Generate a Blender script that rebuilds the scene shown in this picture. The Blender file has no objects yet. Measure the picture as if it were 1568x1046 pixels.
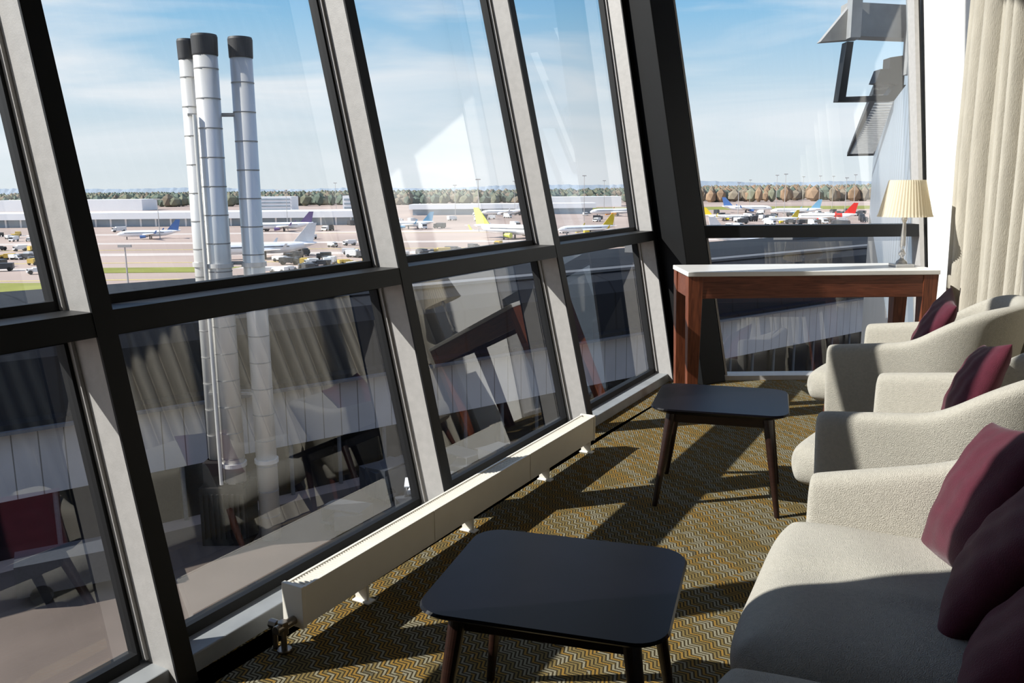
import bpy, bmesh, math, random
from mathutils import Vector, Matrix
random.seed(4)
S = bpy.context.scene
COL = S.collection
try:
    S.view_settings.view_transform = 'Standard'
    S.view_settings.look = 'None'
except Exception as e:
    print(e)

# ------------------------------------------------------------------ materials
def srgb(h):
    h = h.lstrip('#'); v = [int(h[i:i+2], 16)/255 for i in (0, 2, 4)]
    return tuple((c/12.92 if c <= .04045 else ((c+.055)/1.055)**2.4) for c in v)

def mat(name, color, rough=.6, metal=0, var=.12, scale=8, bump=0, bscale=200, spec=.5, vscale=None, sheen=0):
    m = bpy.data.materials.new(name); m.use_nodes = True
    nt = m.node_tree; N = nt.nodes; L = nt.links
    b = N['Principled BSDF']
    if isinstance(color, str): color = srgb(color)
    tc = N.new('ShaderNodeTexCoord'); mp = N.new('ShaderNodeMapping')
    L.new(tc.outputs['Object'], mp.inputs[0])
    if vscale: mp.inputs['Scale'].default_value = vscale
    n = N.new('ShaderNodeTexNoise'); n.inputs['Scale'].default_value = scale; n.inputs['Detail'].default_value = 4
    L.new(mp.outputs[0], n.inputs[0])
    r = N.new('ShaderNodeValToRGB')
    r.color_ramp.elements[0].position = .3; r.color_ramp.elements[1].position = .7
    r.color_ramp.elements[0].color = tuple(c*(1-var) for c in color)+(1,)
    r.color_ramp.elements[1].color = tuple(min(1, c*(1+var)) for c in color)+(1,)
    L.new(n.outputs[0], r.inputs[0]); L.new(r.outputs[0], b.inputs['Base Color'])
    b.inputs['Roughness'].default_value = rough; b.inputs['Metallic'].default_value = metal
    b.inputs['Specular IOR Level'].default_value = spec
    if sheen: b.inputs['Sheen Weight'].default_value = sheen
    if bump:
        n2 = N.new('ShaderNodeTexNoise'); n2.inputs['Scale'].default_value = bscale
        L.new(mp.outputs[0], n2.inputs[0])
        bp = N.new('ShaderNodeBump'); bp.inputs['Strength'].default_value = bump; bp.inputs['Distance'].default_value = .01
        L.new(n2.outputs[0], bp.inputs['Height']); L.new(bp.outputs[0], b.inputs['Normal'])
    return m

def mnode(nt, op, a, b=None, c=None):
    n = nt.nodes.new('ShaderNodeMath'); n.operation = op
    for i, v in enumerate((a, b, c)):
        if v is None: continue
        if isinstance(v, (int, float)): n.inputs[i].default_value = v
        else: nt.links.new(v, n.inputs[i])
    return n.outputs[0]

def carpet_mat():
    m = bpy.data.materials.new('carpet_herringbone'); m.use_nodes = True
    nt = m.node_tree; N = nt.nodes; L = nt.links; b = N['Principled BSDF']
    tc = N.new('ShaderNodeTexCoord'); mp = N.new('ShaderNodeMapping')
    mp.inputs['Rotation'].default_value = (0, 0, math.radians(62))
    L.new(tc.outputs['Object'], mp.inputs[0])
    sx = N.new('ShaderNodeSeparateXYZ'); L.new(mp.outputs[0], sx.inputs[0])
    u, v = sx.outputs[0], sx.outputs[1]
    fu = mnode(nt, 'MULTIPLY', u, 21.0)
    tri = mnode(nt, 'ABSOLUTE', mnode(nt, 'SUBTRACT', mnode(nt, 'FRACT', fu), .5))
    z = mnode(nt, 'ADD', mnode(nt, 'MULTIPLY', v, 72.0), mnode(nt, 'MULTIPLY', tri, 2.6))
    fr = mnode(nt, 'FRACT', z)
    cell = mnode(nt, 'FLOOR', z); colu = mnode(nt, 'FLOOR', mnode(nt, 'MULTIPLY', u, 5.25))
    cx = N.new('ShaderNodeCombineXYZ'); L.new(cell, cx.inputs[0]); L.new(colu, cx.inputs[1])
    wn = N.new('ShaderNodeTexWhiteNoise'); wn.noise_dimensions = '2D'; L.new(cx.outputs[0], wn.inputs[0])
    rc = N.new('ShaderNodeValToRGB'); rc.color_ramp.interpolation = 'CONSTANT'
    e = rc.color_ramp.elements
    e[0].position = 0; e[0].color = srgb('#776740')+(1,)
    e[1].position = .42; e[1].color = srgb('#87816c')+(1,)
    for p, c in ((.64, '#8a6c34'), (.85, '#5f5a48')):
        x = e.new(p); x.color = srgb(c)+(1,)
    nb = N.new('ShaderNodeTexNoise'); nb.inputs['Scale'].default_value = 5; L.new(mp.outputs[0], nb.inputs[0])
    mixv = mnode(nt, 'ADD', mnode(nt, 'MULTIPLY', wn.outputs[0], .55), mnode(nt, 'MULTIPLY', nb.outputs[0], .5))
    L.new(mixv, rc.inputs[0])
    line = mnode(nt, 'GREATER_THAN', fr, .56)
    mx = N.new('ShaderNodeMix'); mx.data_type = 'RGBA'
    L.new(line, mx.inputs[0]); L.new(rc.outputs[0], mx.inputs[6]); mx.inputs[7].default_value = srgb('#3a3222')+(1,)
    L.new(mx.outputs[2], b.inputs['Base Color'])
    b.inputs['Roughness'].default_value = .95; b.inputs['Specular IOR Level'].default_value = .1
    n2 = N.new('ShaderNodeTexNoise'); n2.inputs['Scale'].default_value = 300; L.new(mp.outputs[0], n2.inputs[0])
    bp = N.new('ShaderNodeBump'); bp.inputs['Strength'].default_value = .4; bp.inputs['Distance'].default_value = .01
    L.new(mnode(nt, 'ADD', n2.outputs[0], line), bp.inputs['Height']); L.new(bp.outputs[0], b.inputs['Normal'])
    return m

def glass_mat(name, tint=(.92, .96, .97), refl=.08):
    m = bpy.data.materials.new(name); m.use_nodes = True
    nt = m.node_tree; N = nt.nodes; L = nt.links
    N.remove(N['Principled BSDF'])
    t = N.new('ShaderNodeBsdfTransparent'); t.inputs[0].default_value = tint+(1,)
    g = N.new('ShaderNodeBsdfGlossy'); g.inputs['Roughness'].default_value = .01
    lw = N.new('ShaderNodeLayerWeight'); lw.inputs[0].default_value = .5
    p = mnode(nt, 'POWER', lw.outputs['Facing'], 3.0)
    f = mnode(nt, 'ADD', mnode(nt, 'MULTIPLY', p, .6), refl)
    mx = N.new('ShaderNodeMixShader'); L.new(f, mx.inputs[0]); L.new(t.outputs[0], mx.inputs[1]); L.new(g.outputs[0], mx.inputs[2])
    L.new(mx.outputs[0], N['Material Output'].inputs[0])
    return m

def wood_mat(name, c1, c2, rough=.4, sc=(1, 14, 14)):
    m = mat(name, c1, rough)
    nt = m.node_tree; N = nt.nodes
    r = [n for n in N if n.type == 'VALTORGB'][0]
    r.color_ramp.elements[0].color = srgb(c1)+(1,); r.color_ramp.elements[1].color = srgb(c2)+(1,)
    [n for n in N if n.type == 'MAPPING'][0].inputs['Scale'].default_value = sc
    t = [n for n in N if n.type == 'TEX_NOISE'][0]; t.inputs['Scale'].default_value = 5; t.inputs['Distortion'].default_value = 1.5
    return m

def seam_mat(name, color, line, freq, axis_dir, width=.08, rough=.6, spec=.5):
    m = mat(name, color, rough, var=.1, scale=.3, spec=spec)
    nt = m.node_tree; N = nt.nodes; L = nt.links; b = N['Principled BSDF']
    r = [n for n in N if n.type == 'VALTORGB'][0]
    tc = [n for n in N if n.type == 'TEX_COORD'][0]
    vm = N.new('ShaderNodeVectorMath'); vm.operation = 'DOT_PRODUCT'; vm.inputs[1].default_value = axis_dir
    L.new(tc.outputs['Object'], vm.inputs[0])
    fr = mnode(nt, 'FRACT', mnode(nt, 'MULTIPLY', vm.outputs['Value'], freq))
    ln = mnode(nt, 'LESS_THAN', fr, width)
    mx = N.new('ShaderNodeMix'); mx.data_type = 'RGBA'
    L.new(ln, mx.inputs[0]); L.new(r.outputs[0], mx.inputs[6]); mx.inputs[7].default_value = srgb(line)+(1,)
    L.new(mx.outputs[2], b.inputs['Base Color'])
    return m

M_alu = mat('mullion_aluminium', '#b1aeab', .5, .15, .06, 30, .05)
M_dark = mat('dark_frame_shaded_face', '#141517', .5, 0, .15, 10, spec=.3)  # dark frames; on the mullion caps this colour paints in backlit shade
M_column = mat('column_black', '#08090b', .6, 0, .15, 10, spec=.2)
M_gasket = mat('gasket_black', '#0d0e10', .6, spec=.3)
M_sill = mat('sill_grey', '#8f9294', .5)
M_glass = glass_mat('window_glass', (.93, .96, .97), .14)
M_rad = mat('radiator_cream', '#e6e1d6', .4, 0, .03)
M_brass = mat('valve_metal', '#8d8377', .3, .9)
M_white = mat('plaster_white', '#f2f0eb', .8, 0, .02)
M_ceil = mat('ceiling_paint', '#8f8b84', .9, 0, .03)
M_wallb = mat('wall_paint_beige', '#8a8074', .9, 0, .03)
M_fabric = mat('upholstery_light_grey', '#b5b0a4', .9, 0, .07, 90, .6, 420, .2, sheen=.1)
M_pillow = mat('burgundy_velvet', '#4c1726', .8, 0, .12, 25, .3, 350, .2, sheen=.15)
M_table = mat('table_black_lacquer', '#07060b', .32, 0, .3, 12, spec=.17)
M_tleg = wood_mat('table_leg_walnut', '#1d0f0b', '#2c1812', .35)
M_walnut = wood_mat('desk_walnut', '#54291a', '#7d4630', .4)
M_leg = wood_mat('chair_leg_walnut', '#3a1d12', '#56301e', .4)
M_marble = mat('marble_top', '#e6e4e0', .25, 0, .06, 4)
M_curtain = mat('curtain_linen', '#b3ada0', .9, 0, .08, 40, .3, 300, .1, vscale=(1, 1, .15))
M_shade = mat('lamp_shade_cream', '#efe4cc', .8, 0, .02)
M_carpet = carpet_mat()

nt = M_shade.node_tree; b = nt.nodes['Principled BSDF']
tr = nt.nodes.new('ShaderNodeBsdfTranslucent'); tr.inputs[0].default_value = srgb('#f6e6c2')+(1,)
mx = nt.nodes.new('ShaderNodeMixShader'); mx.inputs[0].default_value = .4
nt.links.new(b.outputs[0], mx.inputs[1]); nt.links.new(tr.outputs[0], mx.inputs[2])
nt.links.new(mx.outputs[0], nt.nodes['Material Output'].inputs[0])
M_crystal = bpy.data.materials.new('crystal'); M_crystal.use_nodes = True
_b = M_crystal.node_tree.nodes['Principled BSDF']
_b.inputs['Transmission Weight'].default_value = .6; _b.inputs['Roughness'].default_value = .08
_b.inputs['Base Color'].default_value = (.85, .83, .8, 1)

# ------------------------------------------------------------------ mesh builder
class MB:
    def __init__(s): s.v = []; s.f = []; s.m = []
    def add(s, verts, faces, mi=0, M=None):
        o = len(s.v)
        for p in verts:
            p = Vector(p)
            s.v.append(tuple(M @ p) if M else tuple(p))
        for f in faces: s.f.append([i+o for i in f]); s.m.append(mi)
    def hexa(s, p, mi=0, M=None):
        s.add(p, [(3, 2, 1, 0), (4, 5, 6, 7), (0, 1, 5, 4), (1, 2, 6, 5), (2, 3, 7, 6), (3, 0, 4, 7)], mi, M)
    def box(s, a, b, mi=0, M=None):
        x0, y0, z0 = a; x1, y1, z1 = b
        s.hexa([(x0, y0, z0), (x1, y0, z0), (x1, y1, z0), (x0, y1, z0), (x0, y0, z1), (x1, y0, z1), (x1, y1, z1), (x0, y1, z1)], mi, M)
    def prism(s, poly, z0, z1, mi=0, M=None, sh=(0, 0)):
        n = len(poly)
        vs = [(x, y, z0) for x, y in poly]+[(x+sh[0], y+sh[1], z1) for x, y in poly]
        fs = [tuple(range(n))[::-1], tuple(range(n, 2*n))]+[(i, (i+1) % n, n+(i+1) % n, n+i) for i in range(n)]
        s.add(vs, fs, mi, M)
    def cyl(s, p0, p1, r0, r1=None, n=16, mi=0, M=None):
        if r1 is None: r1 = r0
        p0 = Vector(p0); p1 = Vector(p1); d = (p1-p0).normalized()
        a = d.orthogonal().normalized(); b_ = d.cross(a)
        vs = []
        for p, r in ((p0, r0), (p1, r1)):
            for i in range(n):
                t = 2*math.pi*i/n; vs.append(p+(a*math.cos(t)+b_*math.sin(t))*r)
        fs = [tuple(range(n))[::-1], tuple(range(n, 2*n))]+[(i, (i+1) % n, n+(i+1) % n, n+i) for i in range(n)]
        s.add(vs, fs, mi, M)
    def lathe(s, prof, n=24, mi=0, M=None, rip=0, nr=0):
        vs = []; k = len(prof)
        for r, z in prof:
            for i in range(n):
                t = 2*math.pi*i/n; rr = r*(1+rip*math.cos(nr*t)); vs.append((rr*math.cos(t), rr*math.sin(t), z))
        fs = [(j*n+i, j*n+(i+1) % n, (j+1)*n+(i+1) % n, (j+1)*n+i) for j in range(k-1) for i in range(n)]
        s.add(vs, fs, mi, M)
    def obj(s, name, mats, parent=None, smooth=False, bevel=0, seg=2, sub=0, loc=None, rotz=None, autosm=False):
        me = bpy.data.meshes.new(name); me.from_pydata(s.v, [], s.f)
        for m in mats: me.materials.append(m)
        for p, mi in zip(me.polygons, s.m): p.material_index = mi; p.use_smooth = smooth
        bm = bmesh.new(); bm.from_mesh(me); bmesh.ops.recalc_face_normals(bm, faces=bm.faces); bm.to_mesh(me); bm.free()
        o = bpy.data.objects.new(name, me); COL.objects.link(o)
        if bevel:
            md = o.modifiers.new('bev', 'BEVEL'); md.width = bevel; md.segments = seg; md.limit_method = 'ANGLE'
        if sub:
            md = o.modifiers.new('sub', 'SUBSURF'); md.levels = sub; md.render_levels = sub
        if parent: o.parent = parent
        if loc: o.location = loc
        if rotz is not None: o.rotation_euler[2] = rotz
        return o

def empty(name, loc=(0, 0, 0), rotz=0):
    e = bpy.data.objects.new(name, None); COL.objects.link(e); e.location = loc; e.rotation_euler[2] = rotz
    e.empty_display_size = .1
    return e

# ------------------------------------------------------------------ camera
PITCH = 10.4
cam_d = bpy.data.cameras.new('camera'); cam_d.lens = 29.85; cam_d.sensor_width = 36; cam_d.clip_end = 9000; cam_d.clip_start = .05
cam = bpy.data.objects.new('camera', cam_d); COL.objects.link(cam)
cam.matrix_world = Matrix.Translation((0, 0, 1.35)) @ Matrix.Rotation(math.radians(90-PITCH), 4, 'X') @ Matrix.Rotation(math.radians(-.5), 4, 'Z')
S.camera = cam

# ------------------------------------------------------------------ light
sd = bpy.data.lights.new('sun', 'SUN'); sd.energy = 9.2; sd.angle = math.radians(.5); sd.color = (1, .955, .89)
sun = bpy.data.objects.new('sun', sd); COL.objects.link(sun)
el = math.radians(38); az = math.radians(82)
sun.rotation_euler = Vector((math.sin(az)*math.cos(el), math.cos(az)*math.cos(el), -math.sin(el))).to_track_quat('-Z', 'Y').to_euler()

w = bpy.data.worlds.new('sky'); S.world = w; w.use_nodes = True
nt = w.node_tree; N = nt.nodes; L = nt.links; bg = N['Background']
tc = N.new('ShaderNodeTexCoord'); sx = N.new('ShaderNodeSeparateXYZ'); L.new(tc.outputs['Generated'], sx.inputs[0])
rp = N.new('ShaderNodeValToRGB'); L.new(sx.outputs[2], rp.inputs[0]); e = rp.color_ramp.elements
e[0].position = 0; e[0].color = srgb('#e8eff3')+(1,)
e[1].position = 1; e[1].color = srgb('#1b5fb8')+(1,)
for p, c in ((.05, '#e2edf4'), (.11, '#c8e1f2'), (.18, '#98cbee'), (.26, '#58aae8'), (.5, '#2f80d4')):
    x = e.new(p); x.color = srgb(c)+(1,)
mp = N.new('ShaderNodeMapping'); mp.inputs['Scale'].default_value = (1.3, 1.3, 9); mp.inputs['Rotation'].default_value = (.12, .1, .4)
L.new(tc.outputs['Generated'], mp.inputs[0])
nz = N.new('ShaderNodeTexNoise'); nz.inputs['Scale'].default_value = 2.2; nz.inputs['Detail'].default_value = 8; nz.inputs['Distortion'].default_value = .6
L.new(mp.outputs[0], nz.inputs[0])
cr = N.new('ShaderNodeValToRGB'); cr.color_ramp.elements[0].position = .39; cr.color_ramp.elements[1].position = .67
cr.color_ramp.elements[1].color = (.9, .9, .9, 1)
L.new(nz.outputs[0], cr.inputs[0])
mx = N.new('ShaderNodeMix'); mx.data_type = 'RGBA'
L.new(cr.outputs[0], mx.inputs[0]); L.new(rp.outputs[0], mx.inputs[6]); mx.inputs[7].default_value = (.93, .96, 1, 1)
L.new(mx.outputs[2], bg.inputs[0]); bg.inputs[1].default_value = 1.1

# ------------------------------------------------------------------ room shell
O = Vector((-.88, 2.18, 0)); U = Vector((.488, .873, 0)).normalized(); NI = Vector((U.y, -U.x, 0)); LEAN = .215
def WP(t, d, z): return O+U*t+NI*(d-LEAN*z)+Vector((0, 0, z))
def wbox(mb, t0, t1, d0, d1, z0, z1, mi=0, ts=0, t0s=None):
    a = ts if t0s is None else t0s
    def P(t, d, z, s): return WP(t+s*z, d, z)
    mb.hexa([P(t0, d0, z0, a), P(t1, d0, z0, ts), P(t1, d1, z0, ts), P(t0, d1, z0, a), P(t0, d0, z1, a), P(t1, d0, z1, ts), P(t1, d1, z1, ts), P(t0, d1, z1, a)], mi)
HT = 5.4; TZ0, TZ1 = .965, 1.03
FY = 5.80
def FP(x, d, z): return Vector((x, FY-d+LEAN*z, z))

TSTART = -7.15
ticks = [-7.05, -5.65, -4.25, -2.85, -1.45, -.02, 1.33, 2.74, 4.15]
SH = [0]*8+[.126]
FD = -.16; GD = -.14
w1 = empty('window_1')
mb = MB(); cap = MB(); gk = MB(); tm = MB(); gl = MB(); sl = MB()
for t, s in zip(ticks, SH):
    wbox(mb, t-.055, t, FD, -.002, 0, HT, 0, s)
    wbox(cap, t-.058, t+.003, -.002, .006, 0, HT, 0, s)  # dark strip: shade of the fin's room-facing side put into the colour
    for z0, z1 in ((.06, TZ0), (TZ1, HT)):
        if s == 0:
            wbox(gk, t, t+.022, FD, FD+.04, z0, z1)
            wbox(mb, t+.001, t+.010, FD+.04, FD+.055, z0, z1)
        wbox(gk, t-.077, t-.055, FD, FD+.04, z0, z1, 0, s)
        wbox(mb, t-.066, t-.056, FD+.04, FD+.055, z0, z1, 0, s)
for a, b_, s in zip(ticks[:-1], ticks[1:], SH[1:]):
    wbox(tm, a, b_-.055, FD-.06, .004, TZ0, TZ1, 0, s, 0)
    for z0, z1 in ((TZ1, TZ1+.025), (TZ0-.025, TZ0), (.05, .08)):
        wbox(gk, a+.02, b_-.075, FD, FD+.04, z0, z1, 0, s, 0)
    for z0, z1 in ((.06, TZ0), (TZ1, HT)):
        gl.add([WP(a, GD, z0), WP(b_-.055+s*z0, GD, z0), WP(b_-.055+s*z1, GD, z1), WP(a, GD, z1)], [(0, 1, 2, 3)])
wbox(sl, TSTART, 4.17, -.2, -.03, -.02, .05)
mb.obj('mullions', [M_alu], w1); cap.obj('mullion_shade_caps', [M_dark], w1); gk.obj('gaskets', [M_gasket], w1)
tm.obj('transom', [M_dark], w1); gl.obj('glass_panes', [M_glass], w1); sl.obj('sill', [M_sill], w1, bevel=.004)

w2 = empty('window_2')
mb = MB(); gl = MB(); gk = MB()
XL, XR = 1.45, 2.91
def xl(z): return XL-.126*z
def fq(mb_, x0, x1, d0, d1, z0, z1, sh0=0, sh1=0, mi=0):
    mb_.hexa([FP(x0+sh0*z0, d0, z0), FP(x1+sh1*z0, d0, z0), FP(x1+sh1*z0, d1, z0), FP(x0+sh0*z0, d1, z0),
              FP(x0+sh0*z1, d0, z1), FP(x1+sh1*z1, d0, z1), FP(x1+sh1*z1, d1, z1), FP(x0+sh0*z1, d1, z1)], mi)
fq(mb, XL+.03, XR, -.12, .02, TZ0+.01, TZ1+.03, -.126, 0)
fq(mb, XR-.015, XR+.0, -.10, .02, 0, HT)
fq(gk, XL+.02, XL+.05, -.12, -.02, 0, HT, -.126, -.126)
mb.obj('frame', [M_dark], w2)
mb = MB(); fq(mb, XL+.05, XL+.064, -.12, -.01, 0, HT, -.126, -.126); fq(mb, XR-.045, XR-.015, -.10, .025, 0, HT)
fq(mb, XL+.03, XR, -.12, .02, 0, .03, -.126, 0)
mb.obj('frame_trim', [M_alu], w2)
gk.obj('gasket', [M_gasket], w2)
gl.add([FP(xl(0), -.08, 0), FP(XR, -.08, 0), FP(XR, -.08, HT), FP(xl(HT), -.08, HT)], [(0, 1, 2, 3)])
gl.obj('glass_pane', [M_glass], w2)

mb = MB()
e0 = WP(4.155, -.16, 0); e1 = WP(4.155, -.004, 0)
mb.prism([(e1.x, e1.y), (1.30, 5.63), (1.48, 5.74), (1.48, 6.0), (1.34, 6.15), (e0.x, e0.y)], 0, HT, 0, None, (-.126*HT, .215*HT))
mb.obj('corner_column', [M_column], bevel=.006)

RW0 = Vector((2.965, 7.0, 0)); RW1 = Vector((2.55, -3.6, 0))
def RX(y): return RW1.x+(RW0.x-RW1.x)*(y+3.6)/10.6
ya = FY+.03; yb = FY+.03+LEAN*HT
mb = MB()
mb.hexa([(RX(ya), ya, -.12), (RX(ya)+.3, ya, -.12), (RX(-3.6)+.3, -3.6, -.12), (RX(-3.6), -3.6, -.12), (RX(yb), yb, HT), (RX(yb)+.3, yb, HT), (RX(-3.6)+.3, -3.6, HT), (RX(-3.6), -3.6, HT)])
mb.obj('wall_right', [M_white])
mb = MB(); mb.box((-6.2, -3.75, -.12), (2.85, -3.6, HT)); mb.obj('wall_back', [M_wallb])
pA = WP(TSTART, -.06, 0); pB = WP(4.17, -.06, 0)
floorpoly = [(pA.x, -3.6), (pA.x, pA.y), (pB.x, pB.y), (1.3, FY+.03), (RX(5.7), FY+.03), (RX(-3.6), -3.6)]
mb = MB(); mb.prism(floorpoly, -.12, 0); mb.obj('floor', [M_carpet])
pA2 = WP(TSTART, -.16, HT); pB2 = WP(4.85, -.16, HT)
mb = MB(); mb.prism([(pA2.x, -3.6), (pA2.x, pA2.y), (pB2.x, pB2.y), (3.0, 7.0), (2.7, -3.6)], HT, HT+.15); mb.obj('ceiling', [M_ceil])

# ------------------------------------------------------------------ radiator
rad = empty('radiator')
def rb(mb_, t0, t1, d0, d1, z0, z1, mi=0):
    def P(t, d, z): return O+U*t+NI*d+Vector((0, 0, z))
    mb_.hexa([P(t0, d0, z0), P(t1, d0, z0), P(t1, d1, z0), P(t0, d1, z0), P(t0, d0, z1), P(t1, d0, z1), P(t1, d1, z1), P(t0, d1, z1)], mi)
mb = MB(); T0 = .26; T1 = 2.40; D0, D1 = .07, .145; Z0, Z1 = .062, .185
rb(mb, T0, T1, D0, D0+.011, Z0, Z1); rb(mb, T0, T1, D1-.011, D1, Z0, Z1)
rb(mb, T0-.005, T0+.01, D0-.003, D1+.003, Z0-.005, Z1+.004); rb(mb, T1-.005, T1+.01, D0-.003, D1+.003, Z0-.005, Z1+.004)
rb(mb, T0+.01, T1-.01, D0+.011, D1-.011, .165, Z1-.008)
for t in (.95, 1.7): rb(mb, t, t+.003, D1-.001, D1+.002, Z0, Z1)
mb.obj('casing', [M_rad], rad, bevel=.003)
mb = MB(); n = 180
for i in range(n):
    t = T0+.02+i*((T1-T0-.04)/n); rb(mb, t, t+.004, D0+.014, D1-.014, Z1-.008, Z1-.002)
mb.obj('grille', [M_rad], rad)
mb = MB()
for t in (.56, 1.22, 1.89, 2.36):
    rb(mb, t, t+.012, .09, .14, 0, .062); rb(mb, t-.012, t+.025, .085, .155, 0, .006)
mb.obj('feet', [M_rad], rad, bevel=.002)
mb = MB()
P = O+U*(T0-.05)+NI*.11
mb.cyl(P, P+Vector((0, 0, .08)), .009); mb.cyl(P, P+Vector((0, 0, .008)), .022)
mb.cyl(P-U*.03+Vector((0, 0, .078)), P+U*.05+Vector((0, 0, .078)), .014); mb.cyl(P+Vector((0, 0, .055)), P+Vector((0, 0, .095)), .017, n=6)
mb.cyl(P-NI*.02+Vector((0, 0, .078)), P-NI*.05+Vector((0, 0, .078)), .015, n=8)
P2 = P-NI*.035
mb.cyl(P2, P2+Vector((0, 0, .078)), .008)
mb.obj('valve', [M_brass], rad, bevel=.002)

# ------------------------------------------------------------------ coffee tables
def rrect(w, h, r, n=8):
    pts = []
    cs = [(w/2-r, h/2-r, 0), (-w/2+r, h/2-r, 90), (-w/2+r, -h/2+r, 180), (w/2-r, -h/2+r, 270)]
    for cx, cy, a0 in cs:
        for i in range(n+1):
            a = math.radians(a0+90*i/n); pts.append((cx+r*math.cos(a), cy+r*math.sin(a)))
    return pts
def coffee_table(loc, rz, W=.56, D=.49, H=.435):
    e = empty('coffee_table', loc, rz)
    mb = MB(); base = rrect(W, D, .075)
    def sc(p, s): return [(x*(1+s/abs(W/2)), y*(1+s/abs(D/2))) for x, y in p]
    rings = [(sc(base, -.035), H-.028), (sc(base, -.006), H-.012), (base, H-.006), (sc(base, -.004), H)]
    n = len(base); vs = []; fs = []
    for p, z in rings: vs += [(x, y, z) for x, y in p]
    for j in range(3): fs += [(j*n+i, j*n+(i+1) % n, (j+1)*n+(i+1) % n, (j+1)*n+i) for i in range(n)]
    fs += [tuple(range(n))[::-1], tuple(range(3*n, 4*n))]
    mb.add(vs, fs); mb.obj('top', [M_table], e)
    mb = MB()
    for sx in (-1, 1):
        for sy in (-1, 1):
            mb.cyl((sx*(W/2-.085), sy*(D/2-.085), H-.028), (sx*(W/2-.03), sy*(D/2-.03), 0), .021, .011, 20)
    mb.obj('legs', [M_tleg], e, smooth=False)
    mb = MB()
    for sy in (-1, 1): mb.box((-(W/2-.09), sy*(D/2-.09)-.01, H-.075), (W/2-.09, sy*(D/2-.09)+.01, H-.028))
    for sx in (-1, 1): mb.box((sx*(W/2-.09)-.01, -(D/2-.09), H-.075), (sx*(W/2-.09)+.01, D/2-.09, H-.028))
    mb.obj('apron', [M_tleg], e, bevel=.003)
coffee_table((.108, 1.875, 0), math.radians(-17))
coffee_table((.905, 3.575, 0), math.radians(-17))

# ------------------------------------------------------------------ desk
dk = empty('desk', (1.785, 5.225, 0))
mb = MB(); mb.box((-.745, -.235, .812), (.745, .235, .84)); mb.obj('marble_top', [M_marble], dk, bevel=.004)
mb = MB()
mb.box((-.73, -.225, .68), (.73, -.2, .812)); mb.box((-.73, .2, .68), (.73, .225, .812))
mb.box((-.73, -.2, .68), (-.705, .2, .812)); mb.box((.705, -.2, .68), (.73, .2, .812))
mb.obj('apron', [M_walnut], dk, bevel=.003)
mb = MB()
for sx in (-1, 1):
    for sy in (-1, 1):
        x = sx*.695; y = sy*.185
        mb.hexa([(x-.03, y-.03, 0), (x+.03, y-.03, 0), (x+.03, y+.03, 0), (x-.03, y+.03, 0), (x-.045, y-.045, .812), (x+.045, y-.045, .812), (x+.045, y+.045, .812), (x-.045, y+.045, .812)])
mb.obj('legs', [wood_mat('desk_walnut_leg', '#54291a', '#85492e', .4, (14, 14, 1))], dk, bevel=.003)

lamp = empty('table_lamp', (2.39, 5.2, .84))
mb = MB(); mb.box((-.055, -.055, 0), (.055, .055, .02)); mb.lathe([(.0, .02), (.035, .02), (.03, .035), (.012, .05), (.01, .06)])
mb.lathe([(.01, .06), (.022, .08), (.012, .1), (.01, .11), (.016, .13), (.014, .2), (.01, .27), (.018, .29), (.01, .31), (.006, .33), (0, .335)])
mb.obj('crystal_stem', [M_crystal], lamp, smooth=False, bevel=.002)
mb = MB(); mb.cyl((0, 0, .3), (0, 0, .5), .004); mb.cyl((0, 0, .325), (0, 0, .37), .014)
mb.obj('fitting', [M_brass], lamp)
mb = MB(); mb.lathe([(.155, .305), (.152, .312), (.148, .32), (.103, .515), (.1, .523)], 192, 0, None, .02, 48)
mb.obj('shade', [M_shade], lamp, smooth=True)

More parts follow.
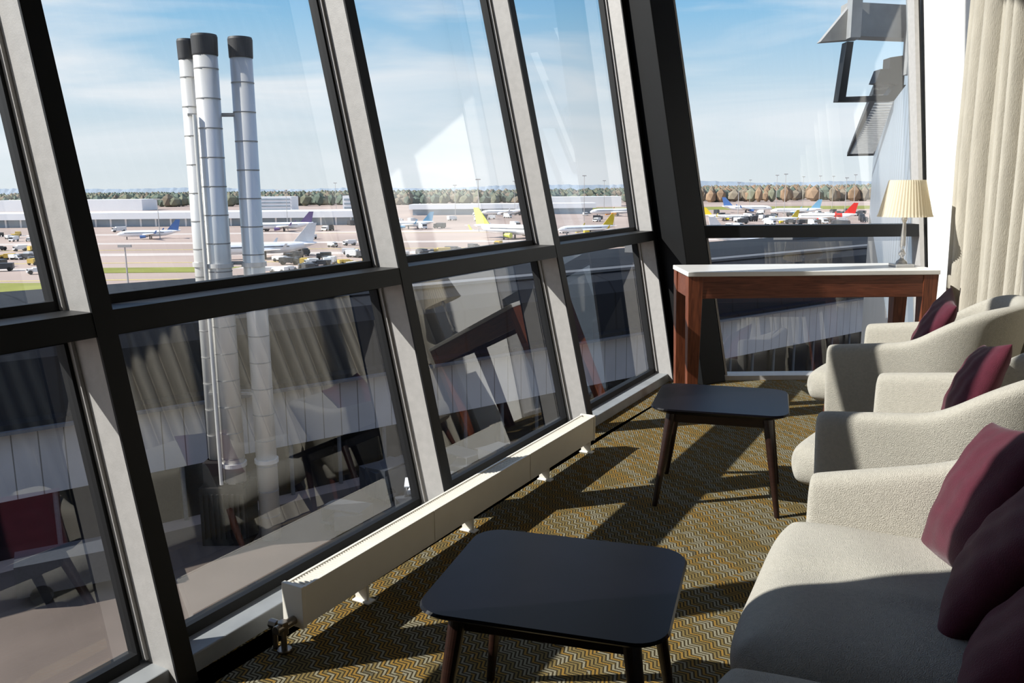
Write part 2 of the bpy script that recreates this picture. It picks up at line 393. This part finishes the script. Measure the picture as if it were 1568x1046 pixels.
# ------------------------------------------------------------------ seating
def tub(name, loc, rz, W=.375, xf=-.30, xs=.08, xb=.38, pw=2.4, harm=.58, hend=.64, hback=.80, zb=.2, th=.09, pieces=1, prot=.16):
    """facing local -X ; W = half width"""
    e = empty(name, loc, rz)
    pts = []
    for i in range(7): x = xf+(xs-xf)*i/6; pts.append((x, -W, 0))
    na = 16
    for i in range(1, na):
        a = -math.pi/2+math.pi*i/na
        c = abs(math.cos(a))**(2/pw); s_ = math.copysign(abs(math.sin(a))**(2/pw), math.sin(a))
        pts.append((xs+(xb-xs)*c, W*s_, c))
    for i in range(7): x = xs+(xf-xs)*i/6; pts.append((x, W, 0))
    n = len(pts); rings = []
    for i, (x, y, c) in enumerate(pts):
        if i == 0: tx, ty = 1, 0
        elif i == n-1: tx, ty = -1, 0
        else:
            dx = pts[i+1][0]-pts[i-1][0]; dy = pts[i+1][1]-pts[i-1][1]; l = math.hypot(dx, dy); tx, ty = dx/l, dy/l
        nx, ny = ty, -tx
        f = (x-xf)/(xb-xf)
        top = harm+(hend-harm)*min(1, f*1.5)
        k = max(0, (f-.45)/.5); k = min(1, k); k = k*k*(3-2*k)
        top += (hback-hend)*k
        lean = .07*k
        def q(off, z):
            lz = (z-zb)/(top-zb)
            o_ = off+lean*lz
            inn = -.035*(1-lz)
            return (x+nx*(o_+inn), y+ny*(o_+inn), z)
        h = th/2
        ring = [q(-h, zb), q(-h, zb+.02), q(-h, (zb+top)/2), q(-h, top-.05), q(-h*.9, top-.018), q(-h*.45, top), q(h*.45, top), q(h*.9, top-.018), q(h, top-.05), q(h, (zb+top)/2), q(h, zb+.02), q(h*.8, zb)]
        rings.append(ring)
    def capring(r, dx, s1):
        cy = sum(p[1] for p in r)/len(r); cz = sum(p[2] for p in r)/len(r)
        return [(p[0]+dx, cy+(p[1]-cy)*s1, cz+(p[2]-cz)*(1-(1-s1)*.25)) for p in r]
    rings = [capring(rings[0], -.028, .55), capring(rings[0], -.018, .9)]+rings+[capring(rings[-1], -.018, .9), capring(rings[-1], -.028, .55)]
    mb = MB(); m = 12; vs = [p for r in rings for p in r]; R = len(rings)
    fs = [(j*m+i, j*m+(i+1) % m, (j+1)*m+(i+1) % m, (j+1)*m+i) for j in range(R-1) for i in range(m)]
    fs += [tuple(range(m)), tuple(range((R-1)*m, R*m))]
    mb.add(vs, fs); mb.obj('shell', [M_fabric], e, smooth=True, sub=2)
    mb = MB(); mb.prism(rrect(xb-xf-.02, 2*W-.06, .08), zb-.02, .3, 0, Matrix.Translation(((xf+xb)/2-.02, 0, 0)))
    mb.obj('base', [M_fabric], e, bevel=.03, seg=4, smooth=True)
    Wi = W-.045; L0 = -Wi; wid = 2*Wi/pieces
    for k in range(pieces):
        y0 = L0+wid*k+.002; y1 = L0+wid*(k+1)-.002
        nx_, ny_ = 30, 30; vs = []; fs = []
        x0 = xf-prot; x1 = xb-.07
        for zs in (1, -1):
            for i in range(nx_+1):
                for j in range(ny_+1):
                    a = i/nx_*2-1; b_ = j/ny_*2-1
                    ca = math.copysign(abs(math.sin(a*math.pi/2))**.8, a); cb = math.copysign(abs(math.sin(b_*math.pi/2))**.8, b_)
                    r2 = 1-.10*(abs(ca)**6)*(abs(cb)**6)
                    px = (x0+x1)/2+ca*r2*(x1-x0)/2; py = (y0+y1)/2+cb*r2*(y1-y0)/2
                    ed = max(abs(ca), abs(cb))**9
                    th_ = (.085+.012*(1-ca*ca)*(1-cb*cb))*math.sqrt(max(0, 1-ed))
                    wr = .003*math.sin(px*23+py*9)*(1-ed)
                    if pieces > 1 and zs > 0:
                        for cen, amp in ((.02, -.014), (.06, .010), (.10, -.011)):
                            d_ = (py+cen-(y0+y1)/2+.06*px)/.018
                            wr += amp*math.exp(-d_*d_)*(1-ed)
                    vs.append((px, py, .345+zs*th_+(wr if zs > 0 else 0)))
        nn = (nx_+1)*(ny_+1)
        for s2 in (0, 1):
            for i in range(nx_):
                for j in range(ny_):
                    a = s2*nn+i*(ny_+1)+j; fs.append((a, a+1, a+ny_+2, a+ny_+1))
        mb = MB(); mb.add(vs, fs)
        o = mb.obj('seat_cushion', [M_fabric], e, smooth=True)
        bm = bmesh.new(); bm.from_mesh(o.data); bmesh.ops.remove_doubles(bm, verts=bm.verts, dist=.0005); bmesh.ops.recalc_face_normals(bm, faces=bm.faces); bm.to_mesh(o.data); bm.free()
        o.modifiers.new('sub', 'SUBSURF').levels = 1
    mb = MB()
    for sx, x in ((-1, xf-.02), (1, xb-.1)):
        for sy in (-1, 1):
            y = sy*(W-.07); mb.cyl((x, y, zb+.09), (x+sx*.03, y+sy*.03, 0), .023, .013, 16)
    mb.obj('legs', [M_leg], e, smooth=False)
    return e
tub('armchair', (1.54, 2.93, 0), math.radians(-38))
tub('armchair', (2.02, 4.17, 0), math.radians(-36))
SR = math.radians(-26); c_, s_ = math.cos(SR), math.sin(SR)
SW = .86
def s_loc(fx, fy, lx, ly): return (fx-(lx*c_-ly*s_), fy-(lx*s_+ly*c_), 0)
sofa_loc = s_loc(.77, 2.33, -.40, SW-.05)
tub('sofa', sofa_loc, SR, W=SW, xf=-.30, xs=.14, xb=.42, pw=5, harm=.53, hend=.64, hback=.80, pieces=2, prot=.10)

def pillow(name, loc, rot, size=.42, th=.075):
    n = 18; vs = []; fs = []
    for zs in (1, -1):
        for i in range(n+1):
            for j in range(n+1):
                a = i/n*2-1; b_ = j/n*2-1
                px = a*(1-.09*(1-b_*b_)*abs(a)); py = b_*(1-.09*(1-a*a)*abs(b_))
                h = ((1-a**2)*(1-b_**2))**.45
                wr = .006*math.sin(a*9+b_*6)*math.sin(b_*7-a*4)*h
                vs.append((px*size/2, py*size/2, zs*h*th+wr))
    nn = (n+1)**2
    for s2 in (0, 1):
        for i in range(n):
            for j in range(n):
                a = s2*nn+i*(n+1)+j; fs.append((a, a+1, a+n+2, a+n+1))
    mb = MB(); mb.add(vs, fs); o = mb.obj(name, [M_pillow], smooth=True)
    bm = bmesh.new(); bm.from_mesh(o.data); bmesh.ops.remove_doubles(bm, verts=bm.verts, dist=.0005); bmesh.ops.recalc_face_normals(bm, faces=bm.faces); bm.to_mesh(o.data); bm.free()
    o.location = loc; o.rotation_euler = rot; o.modifiers.new('sub', 'SUBSURF').levels = 1
    return o
R = math.radians
def pil(loc, yaw, tilt, roll=0, size=.42, th=.075):
    M = Matrix.Rotation(R(yaw), 4, 'Z') @ Matrix.Rotation(R(90-tilt), 4, 'Y') @ Matrix.Rotation(R(roll), 4, 'Z')
    return pillow('throw_pillow', loc, M.to_euler(), size, th)
pil((1.15, 1.96, .59), 165, 26, 14)
pil((1.06, 1.68, .585), 146, 32, -6)
pil((.97, 1.40, .56), 140, 42, 10)
pil((1.67, 2.99, .625), 160, 25, 12, .35, .06)
pil((2.07, 4.12, .635), 160, 25, -8, .40, .06)

# ------------------------------------------------------------------ curtains
mb = MB(); vs = []; fs = []; n = 900; yA, yB = 5.28, .6
for i in range(n+1):
    f = i/n; y = yA+(yB-yA)*f
    ph = y*2*math.pi/.105
    off = .04*math.sin(ph+.8*math.sin(y*3.1))+.018*math.sin(y*17)
    if 4.86 < y < 4.93: off += .07
    x = RX(y)-.175+off
    for z in (.01, 1.5, 3, HT-.03): vs.append((x+.01*math.sin(z*2+y*4), y+.012*math.cos(ph), z))
for i in range(n):
    for j in range(3): a = i*4+j; fs.append((a, a+4, a+5, a+1))
mb.add(vs, fs); mb.obj('curtain', [M_curtain], smooth=True)
mb = MB(); vs = []; fs = []; n = 420; tA, tB = -.64, -3.9  # unseen curtain, added along the window wall to keep sun off the sofa
for i in range(n+1):
    t = tA+(tB-tA)*i/n
    d = .08+.045*math.sin(t*2*math.pi/.13+.7*math.sin(t*4))
    for z in (.02, 1.8, 3.6, HT-.03):
        p = O+U*t+NI*d; vs.append((p.x, p.y, z))
for i in range(n):
    for j in range(3): a = i*4+j; fs.append((a, a+4, a+5, a+1))
mb.add(vs, fs); mb.obj('curtain', [M_curtain], smooth=True)

# ================================================================== OUTSIDE
G = -16.0
M_tar = mat('tarmac', '#a8978d', .95, 0, .2, .012, spec=.1)
M_grass = mat('grass', '#838547', .95, 0, .2, .1, spec=.1)
M_near = mat('service_road', '#5a5049', .9, 0, .35, .12, spec=.2)
mb = MB(); mb.box((-7000, -200, G-1), (7000, 8000, G)); mb.obj('ground', [M_tar])
mb = MB()
def flat(mb_, pts, z): mb_.prism(pts, z-.02, z)
flat(mb, [(-130, 145), (-82, 145), (-84, 160), (-140, 160)], G+.06)
flat(mb, [(-110, 112), (-72, 116), (-76, 134), (-125, 134)], G+.06)
flat(mb, [(-92, 178), (-64, 178), (-60, 190), (-92, 190)], G+.06)
flat(mb, [(-60, 600), (400, 560), (600, 640), (-60, 670)], G+.06)
mb.obj('grass_strips', [M_grass])
mb = MB()
for (x0, y0, x1, y1) in ((-300, 250, 300, 235), (-300, 205, 60, 200), (-80, 330, 300, 300), (-250, 160, -20, 165)):
    mb.prism([(x0, y0), (x1, y1), (x1, y1+.7), (x0, y0+.7)], G+.02, G+.05)
mb.obj('taxiway_lines', [mat('line_paint', '#d8c469', .8)])
mb = MB()
for (x0, y0, x1, y1, w_) in ((-260, 225, 200, 222, 9), (-260, 275, 260, 262, 8), (-200, 185, -30, 186, 5), (-260, 320, 260, 345, 10)):
    mb.prism([(x0, y0), (x1, y1), (x1, y1+w_), (x0, y0+w_)], G+.005, G+.015)
mb.obj('concrete_aprons', [mat('pale_concrete', '#c2b8b0', .95, 0, .08, .05, spec=.1)])
mb = MB(); flat(mb, [(-60, -20), (-60, 5), (-23.0, 37), (27, 75.5), (60, 98), (90, 80), (41, 43), (22, 50.2), (2.5, 5.6), (.8, 5.8), (-15, -20)], G+.04); mb.obj('service_road', [M_near])

M_host = mat('host_facade', '#4b4c4e', .7, 0, .1, .5)
mb = MB(); mb.prism([(-14.5, -20), (-3.9, -2.9), (1.0, 5.5), (2.9, 5.6), (20.9, 50), (40, 44), (30, -20)], G, -.4); mb.obj('host_building', [M_host])

A = Vector((-23.6, 37.7, 0)); Bv = Vector((28, 77, 0)); D = (Bv-A).normalized(); Q = Vector((-D.y, D.x, 0))
M_panel = seam_mat('cladding_panels', '#b0adac', '#6d6a66', .9, tuple(D), .05)
M_roof = seam_mat('dark_roof', '#1f2125', '#121316', .3, tuple(D), .05, .7, .15)
M_dglass = mat('dark_glazing', '#121418', .2, 0, .4, .5)
pier = empty('pier_building')
def prof(name, pts, m, s0=-60, s1=150):
    mb_ = MB(); vs = []; k = len(pts)
    for s in (s0, s1): vs += [A+D*s+Q*q+Vector((0, 0, z)) for q, z in pts]
    mb_.add(vs, [tuple(range(k))[::-1], tuple(range(k, 2*k))]+[(i, (i+1) % k, k+(i+1) % k, k+i) for i in range(k)])
    mb_.obj(name, [m], pier)
M_colg = mat('column_grey', '#5d5e60', .6)
prof('lower_glazing', [(.6, G), (.6, -12.95), (20, -12.95), (20, G)], M_dglass)
prof('panel_wall', [(0, -12.95), (0, -9.5), (20, -9.5), (20, -12.95)], M_panel)
prof('roof', [(-.6, -9.5), (-.6, -9.2), (0, -9.1), (.2, -6.4), (.9, -5.6), (4, -4.9), (8, -4.7), (12, -4.8), (19.9, -5.2), (20, -9.5)], M_roof)
prof('parapet', [(-.9, -9.6), (-.9, -9.45), (-.3, -9.45), (-.3, -9.6)], M_colg)
prof('roof_walkway', [(2.6, -5.15), (2.6, -4.95), (3.5, -4.9), (3.5, -5.1)], M_colg)
mb = MB()
for i in range(70):
    p = A+D*(-58+i*3.0)+Q*.3
    mb.cyl((p.x, p.y, G), (p.x, p.y, -12.95), .12, n=8)
mb.obj('columns', [M_colg], pier)
def dbox(mb_, s, q, l, w_, z0, z1, mi=0):
    def P(a, b, z): p = A+D*a+Q*b; return (p.x, p.y, z)
    mb_.hexa([P(s, q, z0), P(s+l, q, z0), P(s+l, q+w_, z0), P(s, q+w_, z0), P(s, q, z1), P(s+l, q, z1), P(s+l, q+w_, z1), P(s, q+w_, z1)], mi)
mb = MB()
for s, q, l, w_, h in ((34, 13, 4, 2, .8), (52, 10, 3, 2, .7), (78, 12, 5, 2.5, .8), (96, 10, 3, 2, .8)):
    dbox(mb, s, q, l, w_, -5.2, -4.8+h); dbox(mb, s+.2, q-.05, l-.4, .06, -4.4, -4.9+h, 1)
mb.obj('roof_plant_units', [M_colg, M_alu], pier)

M_steel = mat('stack_cladding', '#d2d0cb', .35, .35, .05, .6, vscale=(1, 1, .3))
M_band = mat('stack_joint', '#8b8985', .5, .2)
M_cap = mat('stack_cap', '#2a2a2c', .6)
M_plant = mat('plant_dark', '#232120', .8, 0, .2, 1, spec=.1)
def chimney(x, y, r, z0, z1, extra=None):
    e = empty('chimney_stack', (x, y, 0))
    mb = MB(); mb.cyl((0, 0, z0), (0, 0, z1-.85), r, n=40); mb.obj('flue', [M_steel], e, smooth=False)
    for p in e.children[0].data.polygons: p.use_smooth = len(p.vertices) == 4
    mb = MB(); z = z0+1.2
    while z < z1-1.2:
        mb.cyl((0, 0, z), (0, 0, z+.05), r+.012, n=40); z += 1.3
    mb.obj('joints', [M_band], e)
    mb = MB()
    for z in (-2.3, -12.0): mb.cyl((0, 0, z), (0, 0, z+.2), r+.08, n=40)
    mb.obj('flanges', [M_steel], e)
    mb = MB(); mb.lathe([(r+.02, z1-.9), (r+.03, z1-.85), (r+.05, z1-.1), (r+.02, z1), (r-.08, z1), (r-.08, z1-.7)], 40); mb.obj('cap', [M_cap], e)
    if extra:
        mb = MB()
        for dx, dy in extra: mb.cyl((dx, dy, z0), (dx, dy, z1-3.5), .09, n=12)
        mb.obj('side_pipes', [M_steel], e)
chimney(-13.65, 39.8, .53, G+3.2, 8.1, [(-.5, -.5)])
chimney(-14.65, 40.4, .40, G+4.2, 8.0)
chimney(-12.2, 40.3, .5, G+.04, 8.05)
mb = MB()
for z in (4.6, -2.2, -8.5):
    mb.box((-14.7, 39.95, z), (-12.2, 40.1, z+.12))
    mb.box((-14.7, 40.5, z), (-12.2, 40.6, z+.12))
mb.obj('stack_braces', [M_band])
mb = MB(); mb.box((-15.3, 39.3, G+.04), (-13.0, 41.0, G+3.0)); mb.box((-15.1, 39.5, G+3), (-14.2, 40.9, G+4.2)); mb.box((-14.15, 39.3, G+3), (-13.15, 40.5, G+3.25))
for i in range(9): mb.box((-15.2+i*.25, 39.2, G+.4), (-15.1+i*.25, 39.3, G+2.7))
mb.obj('stack_plinth', [M_plant])

M_vw = mat('vehicle_white', '#e2e2e0', .4); M_vd = mat('vehicle_dark', '#3a3d42', .4); M_tyre = mat('tyre', '#151515', .8); M_vy = mat('vehicle_yellow', '#c9a948', .5); M_vr = mat('vehicle_red', '#a9322c', .5)
def van(mb_, x, y, a, kind, L_=6, H=2.4, W=2.2):
    M = Matrix.Translation((x, y, G+.04)) @ Matrix.Rotation(a, 4, 'Z')
    mb_.box((-L_/2, -W/2, .5), (L_*.22, W/2, H), kind, M)
    mb_.hexa([(L_*.24, -W/2, .45), (L_/2, -W/2, .45), (L_/2, W/2, .45), (L_*.24, W/2, .45), (L_*.24, -W/2, H*.85), (L_*.42, -W/2, H*.85), (L_*.42, W/2, H*.85), (L_*.24, W/2, H*.85)], kind, M)
    mb_.box((L_*.40, -W/2+.1, H*.5), (L_*.47, W/2-.1, H*.8), 1, M)
    for wx in (-L_*.32, L_*.34):
        for wy in (-W/2, W/2-.25): mb_.cyl((wx, wy, .45), (wx, wy+.25, .45), .45, n=12, mi=2, M=M)
VM = [M_vw, M_vd, M_tyre, M_vy, M_vr]
mb = MB()
def rnd(a, b): return random.uniform(a, b)
for i in range(130):
    if i < 95: Y = rnd(172, 225); px = random.choice([rnd(400, 570), rnd(640, 810), rnd(640, 810), rnd(0, 90)])
    else: Y = rnd(210, 330); px = random.choice([rnd(0, 80), rnd(380, 960), rnd(1100, 1320)])
    X = (px-784)/1300*Y
    van(mb, X, Y, rnd(0, 6.3), random.choice([0, 0, 0, 0, 1, 1, 1, 1, 3]), rnd(2.5, 4.5), rnd(1.2, 1.9), 1.6)
for i in range(130):
    Y = rnd(340, 520); px = rnd(1090, 1330) if i % 2 else rnd(0, 960); X = (px-784)/1300*Y
    van(mb, X, Y, rnd(0, 6.3), random.choice([0, 0, 0, 1, 1, 1]), rnd(3, 6), rnd(1.8, 2.6))
mb.obj('apron_vehicles', VM)
for (s, q, a, k, L_) in ((19, -3.5, .7, 1, 4.5), (25, -5.5, 2.2, 1, 5), (32, -4, .6, 0, 4), (2, -5, .5, 1, 5), (68, -6, .7, 0, 5), (74, -6, .7, 0, 5), (80, -7, .9, 0, 6), (61, -8, 1, 0, 5), (45, -7, .7, 1, 6)):
    p = A+D*s+Q*q; mb = MB(); van(mb, p.x, p.y, a, k, L_, 1.9, 1.8); mb.obj('service_van', VM)
mb = MB()
for i in range(22):
    p = A+D*rnd(14, 42)+Q*rnd(-8.5, -1.5); M = Matrix.Translation((p.x, p.y, G+.04)) @ Matrix.Rotation(rnd(0, 3), 4, 'Z')
    l_ = rnd(1.2, 2.4); h_ = rnd(1, 2.2)
    mb.box((-l_/2, -.7, .35), (l_/2, .7, .5), 1, M); mb.box((-l_/2, -.7, .5), (-l_/2+.08, .7, h_), 1, M); mb.box((l_/2-.08, -.7, .5), (l_/2, .7, h_), 1, M); mb.box((-l_/2, -.7, h_), (l_/2, .7, h_+.06), random.choice([0, 1, 1, 1]), M)
    for wx in (-l_*.35, l_*.35):
        for wy in (-.65, .5): mb.cyl((wx, wy, .2), (wx, wy+.15, .2), .2, n=10, mi=2, M=M)
mb.obj('baggage_dollies', VM)

M_air = mat('airliner_white', '#eef0f2', .35, 0, .02)
def cm(name, hx): return mat(name, hx, .4)
CT = {k: cm('tail_'+k, v) for k, v in dict(yellow='#d8bc28', orange='#d08a28', blue='#4e73ad', purple='#75618d', red='#c8281e', teal='#6fa6c4', white='#dcdcdc', lime='#bcc258').items()}
def airliner(x, y, head, tail, sc=1.0, body=None):
    sc *= .66
    M = Matrix.Translation((x, y, G)) @ Matrix.Rotation(R(head), 4, 'Z') @ Matrix.Scale(sc, 4)
    mb_ = MB(); prof_ = [(18.5, .05, 3.2), (18, .7, 3.25), (17, 1.25, 3.35), (15, 1.75, 3.5), (12, 1.95, 3.6), (-6, 1.95, 3.6), (-10, 1.75, 3.8), (-14, 1.2, 4.3), (-17.5, .5, 4.8), (-18.5, .2, 4.9)]
    n = 14; vs = []
    for px, r, z in prof_:
        for i in range(n):
            t = 2*math.pi*i/n; vs.append((px, r*math.cos(t), z+r*math.sin(t)))
    k = len(prof_)
    fs = [(j*n+i, j*n+(i+1) % n, (j+1)*n+(i+1) % n, (j+1)*n+i) for j in range(k-1) for i in range(n)]+[tuple(range(n)), tuple(range((k-1)*n, k*n))]
    mb_.add(vs, fs, 0, M)
    for s in (-1, 1):
        mb_.hexa([(4, s*1.5, 2.6), (-3, s*1.5, 2.6), (-6.3, s*17, 4.1), (-4.6, s*17, 4.1), (4, s*1.5, 3.1), (-3, s*1.5, 2.9), (-6.3, s*17, 4.25), (-4.6, s*17, 4.25)], 0, M)
        mb_.hexa([(-6.3, s*17, 4.1), (-4.9, s*17, 4.1), (-4.9, s*17.1, 4.1), (-6.3, s*17.1, 4.1), (-7, s*17.3, 6), (-6.3, s*17.3, 6), (-6.3, s*17.4, 6), (-7, s*17.4, 6)], 1, M)
        mb_.hexa([(-13.8, s*.6, 4.6), (-17, s*.6, 4.7), (-18.2, s*6.2, 5.1), (-17, s*6.2, 5.1), (-13.8, s*.6, 4.85), (-17, s*.6, 4.85), (-18.2, s*6.2, 5.2), (-17, s*6.2, 5.2)], 0, M)
        mb_.cyl((4.5, s*5.8, 1.7), (1.2, s*5.8, 1.8), 1.05, .75, 12, 1, M)
        mb_.cyl((-.8, s*3.5, 2.6), (-.8, s*3.5, 0), .35, n=8, mi=2, M=M)
    mb_.cyl((13, 0, 2), (13, 0, 0), .3, n=8, mi=2, M=M)
    mb_.hexa([(-10.5, -.18, 5.3), (-17.3, -.18, 5.2), (-17.3, .18, 5.2), (-10.5, .18, 5.3), (-16.2, -.1, 11.8), (-18.8, -.1, 11.8), (-18.8, .1, 11.8), (-16.2, .1, 11.8)], 1, M)
    for s in (-1, 1): mb_.box((-9, s*1.93-.03, 3.9), (14, s*1.93+.03, 4.2), 2, M)
    if body: mb_.cyl((-5.8, 0, 3.62), (-10, 0, 3.8), 1.98, 1.8, n, 1, M)
    mb_.obj('airliner', [M_air, CT[tail], M_vd])
for a in [(-127, 300, 195, 'blue', .85), (-92, 345, 190, 'purple'), (-62, 212, 200, 'white', 1.1), (-43, 355, 185, 'teal', .9), (0, 283, -38, 'lime', 1.3),
          (58, 480, 195, 'orange', 1.2), (27, 305, 200, 'yellow', .9), (102, 410, -15, 'yellow', .8), (143, 520, -10, 'blue', 1.2), (118, 375, 195, 'yellow', .75), (156, 470, 170, 'teal', 1.1), (141, 385, 160, 'red', 1.1, 1),
          (67, 235, 10, 'white', 1.1), (90, 560, 170, 'white', 1.1), (-5, 500, 180, 'white')]:
    airliner(*a)

M_term = mat('terminal_white', '#f0f2f3', .5, 0, .03, .05); M_tglass = mat('terminal_glazing', '#93a2ae', .3, 0, .2, .1)
mb = MB()
mb.box((-420, 400, G), (-70, 425, G+3.6), 1); mb.box((-422, 397, G+3.6), (-68, 428, G+6.5), 0)
for i in range(50): mb.box((-418+i*7, 399.7, G), (-417.2+i*7, 400.2, G+3.6), 0)
mb.box((-60, 525, G), (50, 545, G+3.6), 1); mb.box((-62, 523, G+3.6), (52, 547, G+6.5), 0)
mb.obj('terminal_building', [M_term, M_tglass])
mb = MB(); mb.box((-185, 620, G), (-158, 640, G+11), 0)
for i in range(4): mb.box((-184, 619.8, G+1.5+i*2.4), (-159, 620.2, G+2.5+i*2.4), 1)
mb.obj('office_block', [M_term, M_tglass])
mb = MB(); mb.box((-125, 640, G), (-103, 660, G+11), 0)
for i in range(3): mb.box((-124, 639.8, G+1.5+i*3), (-104, 640.2, G+3+i*3), 1)
mb.obj('office_block', [M_term, M_tglass])
mb = MB(); mb.box((20, 700, G), (90, 730, G+8), 0); mb.box((-420, 700, G), (-300, 730, G+9), 0); mb.obj('hangar_row', [M_term])
mb = MB()
def mast(x, y, h): mb.cyl((x, y, G), (x, y, G+h), .18, .1, 6); mb.box((x-1.0, y-.2, G+h-.4), (x+1.0, y+.2, G+h))
for px, Y, h in ((195, 130, 9), (250, 300, 14), (445, 350, 16), (735, 330, 20), (790, 500, 20), (895, 420, 22), (925, 520, 20), (1128, 430, 18), (1145, 600, 20), (1185, 480, 22), (1198, 430, 22), (1250, 560, 22), (1290, 440, 20), (1303, 500, 22), (560, 420, 18), (1225, 620, 22), (1270, 600, 22), (700, 450, 18), (520, 520, 20)):
    mast((px-784)/1300*Y*1.0, Y, h)
mb.obj('apron_light_masts', [M_alu])

tm_ = [mat('tree_rust', '#8f7862', .95, 0, .2, .05, spec=.05), mat('tree_brown', '#827869', .95, 0, .2, .05, spec=.05), mat('tree_dark_green', '#667064', .95, 0, .2, .05, spec=.05), mat('tree_olive', '#7b7c69', .95, 0, .2, .05, spec=.05)]  # foliage colours paled, with distance haze mixed into them
bm = bmesh.new(); bmesh.ops.create_icosphere(bm, subdivisions=1, radius=1); IV = [v.co.copy() for v in bm.verts]; IF = [[v.index for v in f.verts] for f in bm.faces]; bm.free()
mb = MB()
for i in range(4800):
    Y = rnd(820, 1800); X = rnd(-.68, .62)*Y
    r = rnd(3.5, 7); h = rnd(7, 12.5)+(3 if X/Y > .2 else 0)
    if X/Y > .2 and random.random() < .5: k = random.choice([0, 0, 1])
    else: k = random.choice([1, 2, 2, 3, 2, 3, 1])
    mb.add([(X+v.x*r*rnd(.8, 1.2), Y+v.y*r, G+h*.45+v.z*h*.55*rnd(.85, 1.15)) for v in IV], IF, k)
mb.obj('tree_belt', tm_, smooth=False)
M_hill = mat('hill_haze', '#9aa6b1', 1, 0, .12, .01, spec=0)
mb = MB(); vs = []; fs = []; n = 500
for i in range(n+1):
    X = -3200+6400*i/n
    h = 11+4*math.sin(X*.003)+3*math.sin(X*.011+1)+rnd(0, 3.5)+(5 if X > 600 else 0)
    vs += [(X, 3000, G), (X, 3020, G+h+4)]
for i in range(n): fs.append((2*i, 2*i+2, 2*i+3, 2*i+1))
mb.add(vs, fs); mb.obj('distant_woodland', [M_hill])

# neighbouring wing facade + louvred canopy seen through far window
M_wing = seam_mat('wing_facade', '#7f8b97', '#4c555e', 1.2, (.37, .93, 0), .15, .3)
M_upper = seam_mat('wing_upper_panels', '#9aa4ae', '#5a646e', .5, (.42, .9, 0), .06, .4)
mb = MB()
wa = Vector((3.45, 7.4, 0)); wb = Vector((20.9, 50, 0)); wd = (wb-wa).normalized(); wn = Vector((wd.y, -wd.x, 0))
mb.hexa([wa+Vector((0, 0, -.4)), wb+Vector((0, 0, -.4)), wb+wn*8+Vector((0, 0, -.4)), wa+wn*8+Vector((0, 0, -.4)), wa+Vector((0, 0, 2.75)), wb+Vector((0, 0, 2.75)), wb+wn*8+Vector((0, 0, 2.75)), wa+wn*8+Vector((0, 0, 2.75))])
ua = Vector((4.22, 9.2, 0)); ub = Vector((8.75, 19.3, 0)); un = Vector(((ub-ua).y, -(ub-ua).x, 0)).normalized()
mb.hexa([ua+Vector((0, 0, 2.75)), ub+Vector((0, 0, 2.75)), ub+un*4+Vector((0, 0, 2.75)), ua+un*4+Vector((0, 0, 2.75)), ua+Vector((0, 0, 6.5)), ub+Vector((0, 0, 6.5)), ub+un*4+Vector((0, 0, 6.5)), ua+un*4+Vector((0, 0, 6.5))], 1)
mb.obj('wing_building', [M_wing, M_upper])
cn = empty('louvre_canopy')
M_louv = mat('louvre_grey', '#9b9a97', .5, .1)
mb = MB(); fr = MB(); La = Vector((6.2, 15, 0)); Lb = Vector((19.0, 49, 0)); ld = (Lb-La).normalized(); lr = Vector((ld.y, -ld.x, 0)); LL = (Lb-La).length
def slab(mb_, p, q, dv, z, h):
    mb_.hexa([p+Vector((0, 0, z)), q+Vector((0, 0, z)), q+dv+Vector((0, 0, z)), p+dv+Vector((0, 0, z)), p+Vector((0, 0, z+h)), q+Vector((0, 0, z+h)), q+dv+Vector((0, 0, z+h)), p+dv+Vector((0, 0, z+h))])
pos = 0
while pos < LL:
    f = pos/LL; p = La+ld*pos; slab(mb, p, p+lr*(.75+.6*f), ld*.14, 2.9, .035+.05*f); pos += .6+1.4*f
for o0, o1 in ((0, 0), (.75, 1.35)):
    a = La+lr*o0; b_ = Lb+lr*o1; slab(fr, a, b_, lr*.1, 2.86, .16)
slab(fr, La, La+lr*.8, ld*.1, 2.83, .18); slab(fr, Lb, Lb+lr*1.4, ld*.2, 2.83, .22)
mb.obj('louvres', [M_louv], cn); fr.obj('canopy_frame', [M_dark], cn)
br = empty('facade_bracket')
mb = MB()
def vq(pts, y0, y1, mi=0):
    k = len(pts); vs = [(x, y0, z) for x, z in pts]+[(x, y1, z) for x, z in pts]
    mb.add(vs, [tuple(range(k)), tuple(range(k, 2*k))[::-1]]+[(i, (i+1) % k, k+(i+1) % k, k+i) for i in range(k)], mi)
vq([(2.80, 2.60), (3.06, 2.92), (3.14, 2.92), (3.14, 2.62)], 8, 8.1)
vq([(3.06, 2.66), (3.9, 2.62), (3.9, 2.9), (3.06, 2.95)], 8.05, 8.25)
vq([(3.03, 2.62), (3.12, 2.62), (3.12, 3.6), (3.03, 3.6)], 7.9, 8.02, 1)
vq([(3.55, 2.3), (3.6, 2.3), (3.6, 3.6), (3.55, 3.6)], 7.9, 8.0, 1)
vq([(3.06, 2.12), (3.10, 2.6), (3.04, 2.6), (2.99, 2.08), (3.5, 2.08), (3.6, 2.22), (3.5, 2.22), (3.44, 2.13)], 8.0, 8.12, 2)
vq([(3.32, 2.24), (3.36, 2.36), (3.44, 2.36), (3.44, 2.46), (3.58, 2.48), (3.58, 2.22)], 8.0, 8.15, 2)
mb.obj('bracket_plates', [M_louv, M_sill, M_dark], br)
print('done')
